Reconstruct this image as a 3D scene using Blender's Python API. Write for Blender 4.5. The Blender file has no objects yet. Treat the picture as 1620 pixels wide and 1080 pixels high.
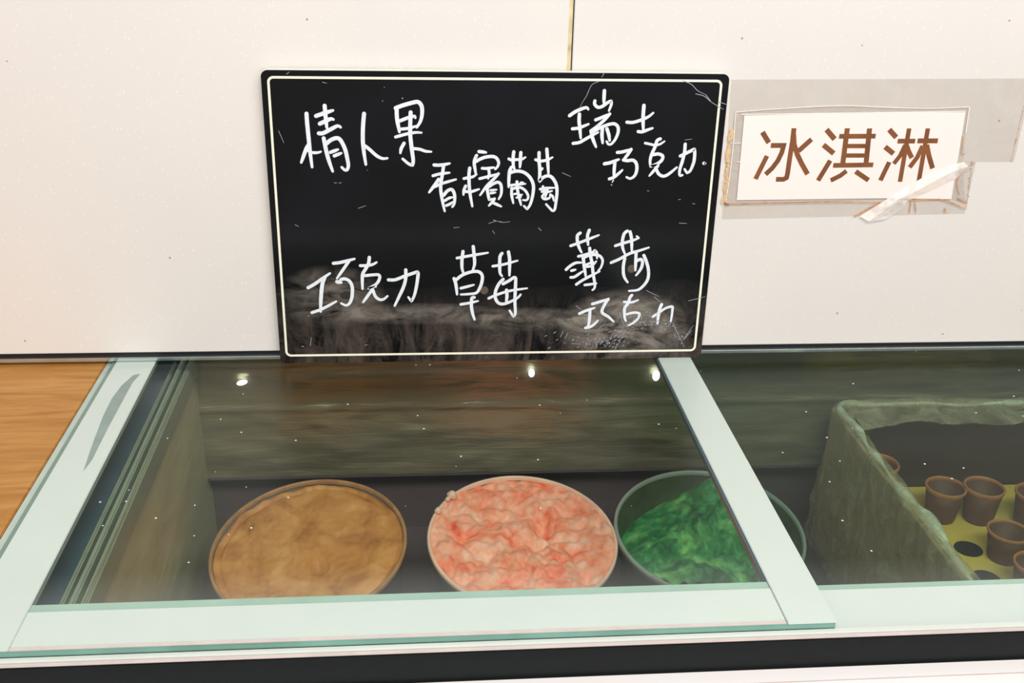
import bpy, bmesh, math, random
from mathutils import Vector, Matrix, noise

random.seed(7)
SC = bpy.context.scene
COL = SC.collection

# ------------------------------------------------------------------ camera
F = 1713.0                                   # focal length in pixels of the 1620x1080 frame
D = Vector((-156, -764, F)).normalized()     # towards the wall, in camera axes (x right, y down, z forward)
DN = Vector((-99, 3860, F)); DN = (DN - D * DN.dot(D)).normalized()
X = DN.cross(D).normalized()
if X.x < 0: X = -X
CAM = Vector((0, -1, .461))
def to_world(v): return Vector((X.dot(v), D.dot(v), -DN.dot(v)))
cx, cy, cz = to_world(Vector((1, 0, 0))), to_world(Vector((0, -1, 0))), to_world(Vector((0, 0, -1)))
cam_data = bpy.data.cameras.new('camera'); cam = bpy.data.objects.new('camera', cam_data); COL.objects.link(cam)
cam.matrix_world = Matrix(((cx.x, cy.x, cz.x, CAM.x), (cx.y, cy.y, cz.y, CAM.y), (cx.z, cy.z, cz.z, CAM.z), (0, 0, 0, 1)))
cam_data.sensor_width = 36; cam_data.lens = F / 1620 * 36; cam_data.clip_start = .01
SC.camera = cam

# ------------------------------------------------------------------ world, lights, exposure
W = bpy.data.worlds.new('world'); SC.world = W; W.use_nodes = True
W.node_tree.nodes['Background'].inputs[0].default_value = (1.0, .985, .97, 1)
W.node_tree.nodes['Background'].inputs[1].default_value = .38
def area(name, loc, target, sx, sy, power, col):
    l = bpy.data.lights.new(name, 'AREA'); l.shape = 'RECTANGLE'; l.size = sx; l.size_y = sy; l.energy = power; l.color = col
    o = bpy.data.objects.new(name, l); COL.objects.link(o); o.location = loc
    o.rotation_euler = (Vector(target) - Vector(loc)).to_track_quat('-Z', 'Y').to_euler(); return o
area('ceiling_lamp', (.15, -1.45, 1.65), (.15, -.15, 0), 1.1, .5, 28, (1.0, .965, .92))
area('ceiling_lamp', (1.3, -1.6, 1.9), (.3, -.1, 0), .6, .6, 12, (1.0, .95, .90))
area('added_front_fill', (.9, -4.2, .85), (.2, 0, .0), 4.5, 1.5, 70, (1.0, .975, .945))  # added fill light out of view, brightens the lower wall
SC.view_settings.view_transform = 'Standard'; SC.view_settings.look = 'None'
SC.view_settings.exposure = 0.06; SC.view_settings.gamma = 1; SC.view_settings.use_curve_mapping = False
SC.cycles.max_bounces = 12; SC.cycles.transparent_max_bounces = 24

# ------------------------------------------------------------------ pixel on a world plane -> point
def U(px, py, ax, v):
    r = to_world(Vector((px - 810, py - 540, F)))
    return CAM + r * ((v - CAM[ax]) / r[ax])

# ------------------------------------------------------------------ materials
def lin(r, g, b):
    f = lambda c: (c / 255) / 12.92 if c / 255 <= .04045 else ((c / 255 + .055) / 1.055) ** 2.4
    return (f(r), f(g), f(b), 1)
class Nodes:
    def __init__(s, name):
        s.m = bpy.data.materials.new(name); s.m.use_nodes = True; s.t = s.m.node_tree
        s.p = s.t.nodes['Principled BSDF']; s.out = s.t.nodes['Material Output']
        s.co = s.new('ShaderNodeTexCoord').outputs['Object']
    def new(s, k, **kw):
        n = s.t.nodes.new(k)
        for a, b in kw.items(): setattr(n, a, b)
        return n
    def link(s, a, b): s.t.links.new(a, b)
    def coord(s, scale):
        mp = s.new('ShaderNodeMapping'); s.link(s.co, mp.inputs[0]); mp.inputs['Scale'].default_value = scale; return mp.outputs[0]
    def noise(s, sc, detail=3, scale=(1, 1, 1), rough=.5, dist=0):
        n = s.new('ShaderNodeTexNoise'); s.link(s.coord(scale), n.inputs['Vector'])
        n.inputs['Scale'].default_value = sc; n.inputs['Detail'].default_value = detail
        n.inputs['Roughness'].default_value = rough; n.inputs['Distortion'].default_value = dist
        return n.outputs['Fac']
    def vor(s, sc, feature='F1', scale=(1, 1, 1)):
        n = s.new('ShaderNodeTexVoronoi', feature=feature); s.link(s.coord(scale), n.inputs['Vector']); n.inputs['Scale'].default_value = sc
        return n
    def ramp(s, fac, stops):
        r = s.new('ShaderNodeValToRGB'); s.link(fac, r.inputs[0]); e = r.color_ramp.elements
        while len(e) < len(stops): e.new(.5)
        for k, (p, c) in enumerate(stops): e[k].position = p; e[k].color = c if len(c) == 4 else (*c, 1)
        return r.outputs[0]
    def mix(s, fac, a, b, blend='MIX'):
        n = s.new('ShaderNodeMix', data_type='RGBA', blend_type=blend)
        for i, v in ((0, fac), (6, a), (7, b)):
            if isinstance(v, (int, float, tuple)): n.inputs[i].default_value = v
            else: s.link(v, n.inputs[i])
        return n.outputs[2]
    def math(s, op, a, b=0.0, c=None):
        n = s.new('ShaderNodeMath', operation=op)
        for i, v in enumerate((a, b, c)):
            if v is None: continue
            if isinstance(v, (int, float)): n.inputs[i].default_value = v
            else: s.link(v, n.inputs[i])
        return n.outputs[0]
    def bump(s, h, strength, dist=.002):
        b = s.new('ShaderNodeBump'); s.link(h, b.inputs['Height']); b.inputs['Strength'].default_value = strength
        b.inputs['Distance'].default_value = dist; s.link(b.outputs[0], s.p.inputs['Normal']); return b.outputs[0]
    def set(s, **kw):
        names = dict(col='Base Color', rough='Roughness', metal='Metallic', spec='Specular IOR Level', sss='Subsurface Weight', coat='Coat Weight', alpha='Alpha')
        for k, v in kw.items():
            i = s.p.inputs[names[k]]
            if isinstance(v, (int, float, tuple)): i.default_value = v
            else: s.link(v, i)
        return s
def plain(name, c, rough=.5, metal=0, spec=.5, var=0.06, vs=60):
    n = Nodes(name); nz = n.noise(vs, 4)
    c1 = tuple(max(0, x * (1 - var)) for x in c[:3]) + (1,); c2 = tuple(min(1, x * (1 + var)) for x in c[:3]) + (1,)
    n.set(col=n.ramp(nz, [(.3, c1), (.7, c2)]), rough=rough, metal=metal, spec=spec); return n.m

def wall_mat():
    n = Nodes('wall_laminate')
    big = n.noise(5, 3); fine = n.noise(900, 2)
    base = n.ramp(big, [(.3, lin(218, 214, 210)), (.7, lin(223, 217, 212))])
    base = n.mix(n.math('MULTIPLY', fine, .10), base, lin(200, 195, 190))
    v = n.vor(300); sp = n.math('LESS_THAN', v.outputs['Distance'], .2)

    sep = n.new('ShaderNodeSeparateColor'); n.link(v.outputs['Color'], sep.inputs[0])
    sp = n.math('MULTIPLY', sp, n.math('GREATER_THAN', sep.outputs[0], .75))
    base = n.mix(n.math('MULTIPLY', sp, .38), base, lin(255, 250, 245))
    v2 = n.vor(45); s2 = n.new('ShaderNodeSeparateColor'); n.link(v2.outputs['Color'], s2.inputs[0])
    dk = n.math('MULTIPLY', n.math('LESS_THAN', v2.outputs['Distance'], .05), n.math('GREATER_THAN', s2.outputs[1], .9))
    base = n.mix(n.math('MULTIPLY', dk, .7), base, lin(150, 105, 70))
    n.set(col=base, rough=.38, spec=.5); n.bump(fine, .15, .0005); return n.m

def board_mat():
    n = Nodes('black_film')
    # dust specks
    v = n.vor(95); s2 = n.new('ShaderNodeSeparateColor'); n.link(v.outputs['Color'], s2.inputs[0])
    dk = n.math('MULTIPLY', n.math('LESS_THAN', v.outputs['Distance'], n.math('MULTIPLY', s2.outputs[2], .075)), n.math('GREATER_THAN', s2.outputs[1], .90))
    sm = n.ramp(n.noise(9, 4), [(.45, (0, 0, 0)), (.8, (1, 1, 1))])
    base = n.mix(n.math('MULTIPLY', sm, .25), lin(9, 9, 10), lin(34, 32, 50))
    # scuffs and painted reflections, a lighter band along the bottom and right corner
    sx = n.new('ShaderNodeSeparateXYZ'); n.link(n.co, sx.inputs[0])
    zz = sx.outputs[2]
    edge = n.math('ADD', zz, n.math('MULTIPLY', n.noise(7, 3), -.05))
    band = n.new('ShaderNodeMapRange'); n.link(edge, band.inputs[0]); band.inputs[1].default_value = .055; band.inputs[2].default_value = .0
    scuff_refl = n.ramp(n.noise(40, 6, (1, 1, .35), .7, 1.2), [(.38, (0, 0, 0)), (.72, (1, 1, 1))])
    base = n.mix(n.math('MULTIPLY', n.math('MULTIPLY', scuff_refl, band.outputs[0]), .55), base, lin(112, 98, 90))
    # grey reflection band painted lower left and middle, scuffs at lower right
    def blob(x, z, rx, rz):
        dx = n.math('DIVIDE', n.math('SUBTRACT', sx.outputs[0], x), rx); dz = n.math('DIVIDE', n.math('SUBTRACT', zz, z), rz)
        d = n.math('ADD', n.math('MULTIPLY', dx, dx), n.math('MULTIPLY', dz, dz))
        return n.math('MAXIMUM', n.math('SUBTRACT', 1.0, d), 0)
    b1 = blob(-.085, .070, .055, .034); b2 = blob(.105, .045, .085, .013); b3 = blob(.205, .035, .07, .042); b4 = blob(0, .052, .09, .012)
    bl = n.math('ADD', n.math('ADD', b1, b2), n.math('ADD', n.math('MULTIPLY', b3, 1.9), b4))
    st = n.ramp(n.noise(28, 6, (1, 1, 2.2), .65, .8), [(.36, (0, 0, 0)), (.75, (1, 1, 1))])
    base = n.mix(n.math('MINIMUM', n.math('MULTIPLY', n.math('MULTIPLY', bl, st), .75), .85), base, lin(150, 142, 132))
    base = n.mix(n.math('MULTIPLY', dk, .8), base, lin(225, 225, 225))
    n.set(col=base, rough=.16, spec=.3)
    wav = n.math('MULTIPLY', n.noise(30, 5, (1.6, 1, .8), .6, 1.0), band.outputs[0])
    n.bump(wav, .7, .004); return n.m

def glass_mat(name, tint, refl_rough, frost=0.0):
    """thin clear sheet: tinted see-through plus fresnel gloss, lets lamps shine through"""
    n = Nodes(name); n.t.nodes.remove(n.p)
    tr = n.new('ShaderNodeBsdfTransparent'); tr.inputs[0].default_value = tint
    gl = n.new('ShaderNodeBsdfGlossy'); gl.inputs['Roughness'].default_value = refl_rough; gl.inputs[0].default_value = (.58, .70, .68, 1)
    fr = n.new('ShaderNodeFresnel'); fr.inputs[0].default_value = 1.32
    mx = n.new('ShaderNodeMixShader'); n.link(fr.outputs[0], mx.inputs[0]); n.link(tr.outputs[0], mx.inputs[1]); n.link(gl.outputs[0], mx.inputs[2])
    last = mx.outputs[0]
    df = n.new('ShaderNodeBsdfDiffuse'); df.inputs[0].default_value = (.85, .9, .87, 1)
    m2 = n.new('ShaderNodeMixShader')
    dust = n.vor(120); s2 = n.new('ShaderNodeSeparateColor'); n.link(dust.outputs['Color'], s2.inputs[0])
    dk = n.math('MULTIPLY', n.math('LESS_THAN', dust.outputs['Distance'], n.math('MULTIPLY', s2.outputs[2], .12)), n.math('GREATER_THAN', s2.outputs[1], .93))
    haze = n.math('MULTIPLY', n.ramp(n.noise(14, 4, (.4, 1.5, 1)), [(.35, (.25, .25, .25)), (.75, (1, 1, 1))]), frost)
    # breath fog gathers along the front edge of the pane
    sx = n.new('ShaderNodeSeparateXYZ'); n.link(n.co, sx.inputs[0])
    mr = n.new('ShaderNodeMapRange'); n.link(sx.outputs[1], mr.inputs[0]); mr.inputs[1].default_value = -.35; mr.inputs[2].default_value = -.39
    haze = n.math('ADD', haze, n.math('MULTIPLY', mr.outputs[0], frost * 5))
    n.link(n.math('MAXIMUM', haze, n.math('MULTIPLY', dk, .9)), m2.inputs[0]); n.link(last, m2.inputs[1]); n.link(df.outputs[0], m2.inputs[2])
    n.link(m2.outputs[0], n.out.inputs[0]); return n.m

def film_mat(name, col, opac, rough, bump=.5, bscale=60, var=.5):
    n = Nodes(name)
    tr = n.new('ShaderNodeBsdfTransparent'); mx = n.new('ShaderNodeMixShader')
    nz = n.noise(bscale, 5, (1, 1, 1), .6, .8)
    fac = n.ramp(nz, [(.35, (opac * (1 - var),) * 3), (.7, (min(1, opac * (1 + var)),) * 3)])
    n.link(fac, mx.inputs[0]); n.link(tr.outputs[0], mx.inputs[1]); n.link(n.p.outputs[0], mx.inputs[2]); n.link(mx.outputs[0], n.out.inputs[0])
    n.set(col=col, rough=rough, spec=.7); n.bump(nz, bump, .004); return n.m

def cream_mat(name, stops, scale, rough, sss, bumps, speck=None):
    n = Nodes(name); nz = n.noise(scale, 5, (1, 1, 1), .6, .5)
    c = n.ramp(nz, stops)
    n.set(col=c, rough=rough, spec=.35, sss=sss); n.p.inputs['Subsurface Radius'].default_value = (.01, .006, .004)
    n.p.inputs['Subsurface Scale'].default_value = .5
    n.bump(n.noise(scale * 2.2, 4), bumps, .003); return n.m

def steel_mat(name, c, rough, bstr, metal=.0):
    n = Nodes(name)
    nz = n.noise(16, 5, (.35, 1, 3.0), .6, .5); n2 = n.noise(40, 5, (.5, 1, 1.5))
    n.set(col=n.mix(nz, tuple(x * .82 for x in c[:3]) + (1,), tuple(x * 1.15 for x in c[:3]) + (1,)), rough=rough, metal=metal, spec=.7)
    n.bump(n.math('ADD', nz, n.math('MULTIPLY', n2, .4)), bstr, .006); return n.m

def wood_mat():
    n = Nodes('oak_counter')
    g = n.noise(9, 6, (1.0, 7.0, 1), .6, 1.4); g2 = n.noise(60, 4, (1, 14, 1), .6, .3); lo = n.noise(3.5, 3)
    c = n.ramp(g, [(.25, lin(152, 102, 42)), (.5, lin(182, 130, 62)), (.78, lin(204, 160, 96))])
    c = n.mix(n.math('MULTIPLY', g2, .25), c, lin(160, 96, 34)); c = n.mix(n.math('MULTIPLY', lo, .25), c, lin(170, 108, 38))
    n.set(col=c, rough=.45, spec=.3); n.bump(g, .1, .001); return n.m

M = {
 'wall': wall_mat(), 'filler': plain('joint_filler', lin(205, 190, 150), .7, var=.35, vs=70), 'dark': plain('black_gap', lin(14, 13, 12), .6),
 'board': board_mat(), 'core': plain('white_board_core', lin(235, 232, 222), .5), 'line': plain('cream_line', lin(236, 234, 214), .5),
 'chalk': plain('chalk_marker', lin(222, 228, 235), .6, var=.08, vs=300), 'paper': plain('white_paper', lin(243, 227, 222), .6, var=.01, vs=12),
 'ink': plain('brown_print', lin(122, 70, 30), .45, var=.22, vs=45),
 'tape': film_mat('clear_tape', lin(190, 174, 156), .13, .3, .05, 30, .12), 'pouch': film_mat('clear_sleeve', lin(220, 210, 200), .30, .2, .4, 60, .2),
 'fold': film_mat('folded_tape', lin(255, 246, 240), .62, .25, .3, 50), 'rust': plain('old_glue', lin(196, 130, 66), .7, var=.45, vs=200),
 'glue': film_mat('pale_glue', lin(244, 205, 150), .6, .5, .5, 160),
 'frame': plain('white_frame', lin(197, 210, 203), .28, var=.015, vs=20), 'frame2': plain('white_rail', lin(208, 213, 207), .3, var=.02, vs=15),
 'mint': plain('mint_glass_edge', lin(152, 184, 168), .2, var=.06, vs=30), 'teal': plain('teal_glass_edge', lin(112, 152, 140), .15, var=.2, vs=20),
 'pinkline': plain('pale_seal', lin(205, 192, 188), .4), 'bumper': plain('black_bumper', lin(17, 21, 22), .5, spec=.2, var=.12, vs=120),
 'body': plain('white_body', lin(240, 236, 235), .35, var=.01), 'gasket': plain('black_gasket', lin(20, 20, 26), .35), 'chrome': plain('chrome_bead', lin(215, 222, 222), .12, metal=.9),
 'glass': glass_mat('lid_glass', (.90, .955, .91, 1), .26, .014), 'glass2': glass_mat('lid_glass_clear', (.64, .78, .72, 1), .26, .012),
 'liner': steel_mat('grey_liner', lin(172, 162, 134), .38, .5, .6), 'liner_side': steel_mat('grey_liner_side', lin(192, 190, 154), .4, .2),
 'ledge': plain('dark_ledge', lin(66, 92, 104), .3), 'ledge_rail': plain('grey_rail', lin(140, 150, 130), .4), 'floor': plain('freezer_floor', lin(98, 84, 88), .5),
 'tub': None, 'wood': wood_mat(), 'scuff_refl': plain('reflection_grey', lin(134, 152, 146), .4, var=.1),  # last entry: grey of the reflection painted on the lid frame
}
M['brown_cream'] = cream_mat('brown_ice_cream', [(.28, lin(160, 98, 42)), (.5, lin(206, 142, 74)), (.75, lin(232, 174, 110))], 26, .5, .1, .6)
M['pink_cream'] = cream_mat('pink_ice_cream', [(.30, lin(244, 96, 62)), (.45, lin(255, 160, 124)), (.68, lin(255, 204, 178))], 40, .5, .12, .35)
M['green_cream'] = cream_mat('green_ice_cream', [(.34, lin(22, 84, 50)), (.5, lin(58, 146, 84)), (.66, lin(138, 206, 120))], 26, .5, .08, .8)

def tub_mat(name, c, opac):
    n = Nodes(name); tr = n.new('ShaderNodeBsdfTransparent'); tr.inputs[0].default_value = (.9, .95, .92, 1); mx = n.new('ShaderNodeMixShader'); mx.inputs[0].default_value = opac
    n.link(tr.outputs[0], mx.inputs[1]); n.link(n.p.outputs[0], mx.inputs[2]); n.link(mx.outputs[0], n.out.inputs[0]); n.set(col=c, rough=.2, spec=.6); return n.m
M['tub'] = tub_mat('clear_tub', lin(170, 178, 168), .35)
M['tub_rim'] = tub_mat('clear_tub_rim', lin(190, 198, 186), .6)
M['tub_smear'] = plain('dark_green_smear', lin(62, 76, 48), .4, var=.25)
M['rim_brown'] = plain('brown_smeared_rim', lin(176, 130, 88), .4, var=.25)
M['rim_pink'] = plain('pink_smeared_rim', lin(248, 205, 180), .4, var=.1)
M['bag'] = film_mat('plastic_bag', lin(232, 212, 172), .40, .16, 1.0, 38)
M['bag_roll'] = film_mat('plastic_bag_roll', lin(255, 250, 224), .8, .14, 1.0, 55)
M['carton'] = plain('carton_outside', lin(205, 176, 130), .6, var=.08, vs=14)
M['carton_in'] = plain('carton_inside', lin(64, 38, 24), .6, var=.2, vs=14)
M['tray'] = plain('yellow_tray', lin(240, 198, 84), .55, var=.05)
M['hole'] = plain('hole_dark', lin(46, 38, 22), .8)
M['wafer'] = plain('brown_wafer', lin(104, 58, 28), .55, var=.22, vs=60)
M['wafer_rim'] = plain('wafer_rim', lin(204, 128, 74), .5, var=.15, vs=90)
lm = Nodes('glint_glow'); lm.p.inputs['Emission Color'].default_value = (.93, 1, .96, 1); lm.p.inputs['Emission Strength'].default_value = 3.5; M['glint'] = lm.m  # glow for the added glint blobs on the back liner

# ------------------------------------------------------------------ object helpers
def obj(name, bm, m, parent=None, smooth=False):
    me = bpy.data.meshes.new(name); bmesh.ops.recalc_face_normals(bm, faces=bm.faces)
    bm.to_mesh(me); bm.free(); me.materials.append(m)
    if smooth:
        for p in me.polygons: p.use_smooth = True
    o = bpy.data.objects.new(name, me); COL.objects.link(o)
    if parent: o.parent = parent
    return o
def tag(o, label=None, cat=None, group=None, kind=None):
    for k, v in (('label', label), ('category', cat), ('group', group), ('kind', kind)):
        if v: o[k] = v
    return o
def thing(name, label, cat, loc=(0, 0, 0), group=None):
    o = bpy.data.objects.new(name, None); COL.objects.link(o); o.location = loc; o.empty_display_size = .02
    return tag(o, label, cat, group)
def place(o, root):        # root sits at its base: parts were modelled in world space
    o.location = -Vector(root.location); return o
def box_bm(x0, x1, y0, y1, z0, z1, bev=0, bm=None):
    bm = bm or bmesh.new()
    r = bmesh.ops.create_cube(bm, size=1); vs = r['verts']
    for v in vs: v.co = Vector(((x0 + x1) / 2 + v.co.x * (x1 - x0), (y0 + y1) / 2 + v.co.y * (y1 - y0), (z0 + z1) / 2 + v.co.z * (z1 - z0)))
    if bev:
        es = list({e for v in vs for e in v.link_edges}); bmesh.ops.bevel(bm, geom=es, offset=bev, segments=2, affect='EDGES')
    return bm
def prism_bm(pts, off, bm=None):
    """polygon (list of 3D points) extruded by vector off"""
    bm = bm or bmesh.new(); off = Vector(off)
    a = [bm.verts.new(p) for p in pts]; b = [bm.verts.new(Vector(p) + off) for p in pts]
    bm.faces.new(a); bm.faces.new(b[::-1]); k = len(pts)
    for i in range(k): bm.faces.new((a[i], a[(i + 1) % k], b[(i + 1) % k], b[i]))
    return bm
def catmull(pts, step):
    if len(pts) < 3:
        a, b = pts[0], pts[-1]; n = max(1, int((b - a).length / step)); return [a.lerp(b, i / n) for i in range(n + 1)]
    P = [pts[0] * 2 - pts[1]] + pts + [pts[-1] * 2 - pts[-2]]; out = []
    for i in range(1, len(P) - 2):
        p0, p1, p2, p3 = P[i - 1:i + 3]; n = max(2, int((p2 - p1).length / step))
        # sharp corners stay sharp
        d1 = (p1 - p0); d2 = (p2 - p1); d3 = (p3 - p2)
        m1 = (p2 - p0) * .5; m2 = (p3 - p1) * .5
        if d1.length and d2.length and d1.normalized().dot(d2.normalized()) < .15: m1 = d2 * .6
        if d3.length and d2.length and d3.normalized().dot(d2.normalized()) < .15: m2 = d2 * .6
        L = d2.length
        if m1.length > L * 1.3: m1 = m1.normalized() * L * 1.3
        if m2.length > L * 1.3: m2 = m2.normalized() * L * 1.3
        for k in range(n):
            t = k / n; t2 = t * t; t3 = t2 * t
            out.append(p1 * (2 * t3 - 3 * t2 + 1) + m1 * (t3 - 2 * t2 + t) + p2 * (-2 * t3 + 3 * t2) + m2 * (t3 - t2))
    out.append(pts[-1]); return out
def stroke(bm, pts2, w, y, h=.0004, taper=.35, capped=True, smooth=True):
    """ribbon on a wall plane; pts2 = [Vector((x, z))]; pen width w"""
    P = catmull(pts2, w * .35) if smooth else pts2
    n = len(P)
    if n < 2: return
    L, R = [], []
    for i, p in enumerate(P):
        t = (P[min(i + 1, n - 1)] - P[max(i - 1, 0)])
        if t.length == 0: t = Vector((1, 0))
        t.normalize(); nn = Vector((-t.y, t.x)); s = i / (n - 1)
        ww = w / 2
        if taper: ww *= 1.06 - taper * max(0, (s - .55) / .45) ** 1.5
        if not smooth and 0 < i < n - 1:
            a = (P[i] - P[i - 1]).normalized(); b = (P[i + 1] - P[i]).normalized()
            nn = (Vector((-a.y, a.x)) + Vector((-b.y, b.x))); nn = nn.normalized() if nn.length > .01 else Vector((-a.y, a.x))
            ww = w / 2 / max(.5, nn.dot(Vector((-a.y, a.x))))
        L.append(bm.verts.new((p.x + nn.x * ww, y, p.y + nn.y * ww))); R.append(bm.verts.new((p.x - nn.x * ww, y, p.y - nn.y * ww)))
    for i in range(n - 1):
        bm.faces.new((L[i], L[i + 1], R[i + 1], R[i]))
    if capped:
        for p, ww in ((P[0], w / 2 * 1.06), (P[-1], w / 2 * (1.06 - taper))):
            c = [bm.verts.new((p.x + math.cos(a) * ww, y - .00001, p.y + math.sin(a) * ww)) for a in [k * math.pi / 5 for k in range(10)]]
            bm.faces.new(c)
def plane_pts(px, y):
    return [Vector((q.x, q.z)) for q in (U(a, b, 1, y) for a, b in px)]

# ------------------------------------------------------------------ setting: wall
XJ = [U(901.5, 0, 1, 0).x, U(905.5, 0, 1, 0).x]
wall = bpy.data.objects.new('wall_back', None); COL.objects.link(wall); wall['kind'] = 'structure'
jx = U(903, 60, 1, 0).x
WZ0, WZ1 = .0085, .95
obj('panel', box_bm(-1.3, jx - .0024, 0, .014, WZ0, WZ1, .0006), M['wall'], wall)
obj('panel', box_bm(jx + .0024, 1.9, 0, .014, WZ0, WZ1, .0006), M['wall'], wall)
obj('joint_filler', box_bm(jx - .0024, jx + .0012, .0012, .014, WZ0, WZ1), M['filler'], wall)
obj('joint_gap', box_bm(jx + .0012, jx + .0024, .004, .014, WZ0, WZ1), M['dark'], wall)
tr = obj('trim_1', box_bm(-1.3, 1.9, -.001, .013, .0045, .0085, .0006), M['gasket']); tr['kind'] = 'structure'
bead = obj('seal_bead', box_bm(-1.3, 1.9, -.0035, .012, .0006, .0045, .0008), M['chrome'], tr)

# ------------------------------------------------------------------ freezer
fz = thing('ice_cream_freezer', 'glass-topped ice cream freezer with white-framed sliding lids and a black front strip', 'freezer', (.3, -.2, -.8))
def fp(name, bm, m, parent=None, smooth=False):
    o = obj(name, bm, m, parent or fz, smooth)
    if parent is None: place(o, fz)
    return o
XL, XLO, YF, YB, ZF = -.2335, -.31, -.40, .052, -.252
XR = 1.2
# liner
bm = bmesh.new()
def grid_plane(bm, o, u, v, nu, nv, disp=None):
    vs = [[None] * (nv + 1) for _ in range(nu + 1)]
    for i in range(nu + 1):
        for j in range(nv + 1):
            p = Vector(o) + Vector(u) * (i / nu) + Vector(v) * (j / nv)
            if disp: p = disp(p)
            vs[i][j] = bm.verts.new(p)
    for i in range(nu):
        for j in range(nv): bm.faces.new((vs[i][j], vs[i + 1][j], vs[i + 1][j + 1], vs[i][j + 1]))
def back_d(p):
    z = p.z
    d = .0028 * math.exp(-((z + .0835) / .0035) ** 2) * (.35 + .65 * noise.noise(Vector((p.x * 9, 0, 3))) + .4)   # frosted fill line
    d += .0025 * noise.noise(Vector((p.x * 14, z * 40, 1))) + .0012 * noise.noise(Vector((p.x * 40, z * 90, 7)))
    d += .003 * math.exp(-((z + .005) / .03) ** 2)
    return Vector((p.x, p.y - d, z))
grid_plane(bm, (XL - .012, YB, -.168), (XR - XL + .012, 0, 0), (0, 0, .1655), 300, 60, back_d)
fp('back_liner', bm, M['liner'], smooth=True)
fp('lower_back_liner', box_bm(XL - .01, XR, YB + .02, YB + .03, ZF, -.166), M['floor'])
fp('liner_step', box_bm(XL - .01, XR, YB, YB + .03, -.172, -.168, .001), M['floor'])
bm = bmesh.new()
def left_d(p): return Vector((p.x + .0012 * noise.noise(Vector((p.y * 10, p.z * 26, 4))) - .001, p.y, p.z))
grid_plane(bm, (XL, YF, ZF), (0, YB + .03 - YF, 0), (0, 0, -.016 - ZF), 60, 40, left_d)
fp('side_liner', bm, M['liner_side'], smooth=True)
fp('side_liner', box_bm(XR, XR + .01, YF, YB + .03, ZF, -.014), M['liner_side'])
fp('front_liner', box_bm(XLO, XR + .01, YF - .012, YF, ZF, -.014), M['liner_side'])
fp('floor_liner', box_bm(XLO, XR + .01, YF, YB + .03, ZF - .008, ZF), M['floor'])
# ledge left of the well, with gasket rails
fp('rim_ledge', box_bm(XLO, XL - .012, YF, YB + .02, -.05, -.034, .002), M['ledge'])
for x0, w, z in ((XL - .0115, .0045, -.016), (XL - .0045, .0055, -.0185), (XL - .023, .0035, -.026)):
    fp('gasket_rail', box_bm(x0, x0 + w, YF, YB + .02, z - .024, z, .0012), M['ledge_rail'])
fp('side_rim', box_bm(-.3090, -.3026, YF - .04, YB, -.06, -.0034, .0006), plain('grey_side_rim', lin(176, 192, 182), .3))
fp('back_rim', box_bm(XLO, XR + .01, YB + .0005, YB + .04, -.03, -.0150, .001), M['ledge'])
# three glowing blobs added as light glints high on the back liner
for px, py, sx_, sz_ in ((383, 605, .0052, .0030), (841, 590, .0032, .0046), (1038, 594, .0040, .0062)):
    c = U(px, py, 1, YB - .006); bm = bmesh.new(); bmesh.ops.create_uvsphere(bm, u_segments=20, v_segments=12, radius=1)
    for v in bm.verts: v.co = Vector((c.x + v.co.x * sx_ + (v.co.z * .0022 if px < 400 else 0), c.y + v.co.y * .0025, c.z + v.co.z * sz_))
    fp('glint_blob', bm, M['glint'], smooth=True)

# lids -----------------------------------------------------------------
LX0, LX1, LY0, LY1 = -.2985, .2767, -.4325, .03
def lid(name):
    o = bpy.data.objects.new(name, None); COL.objects.link(o); o.parent = fz; place(o, fz); return o
def lp(name, bm, m, par, smooth=False): return obj(name, bm, m, par, smooth)
lid1 = lid('sliding_lid')
def sheet(x0, x1, y0, y1, z):
    bm = bmesh.new(); bm.faces.new([bm.verts.new(p) for p in ((x0, y0, z), (x1, y0, z), (x1, y1, z), (x0, y1, z))]); return bm
lp('glass_pane', sheet(-.2603, .2430, -.388, LY1, -.0012), M['glass'], lid1)
lp('side_frame', box_bm(LX0, -.2603, LY0 + .0, LY1, -.006, 0, .0005), M['frame'], lid1)
lp('side_frame', box_bm(.2430, LX1, LY0 - .0012, LY1, -.0012, .0006, .0005), M['frame'], lid1)
lp('front_frame', box_bm(-.2601, .2428, LY0 + .003, -.3945, -.006, -.0002, .0004), M['frame'], lid1)
lp('inner_glass_edge', box_bm(-.2601, .2428, -.3945, -.3865, -.0052, -.0008), M['mint'], lid1)
lp('front_seal', box_bm(-.2601, .2428, LY0 + .0, LY0 + .003, -.004, -.0004, .0003), M['pinkline'], lid1)
lp('front_glass_edge', box_bm(-.2985, .2760, LY0 - .0012, LY0 + .001, -.0050, -.0010, .0003), M['teal'], lid1)
lp('inner_side_edge', box_bm(.2412, .2430, -.388, LY1, -.006, -.001), M['ledge'], lid1)
lp('outer_glass_edge', box_bm(-.3022, -.2985, LY0, LY1, -.006, -.0010), plain('grey_glass_edge', lin(112, 138, 128), .2), lid1)
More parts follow.
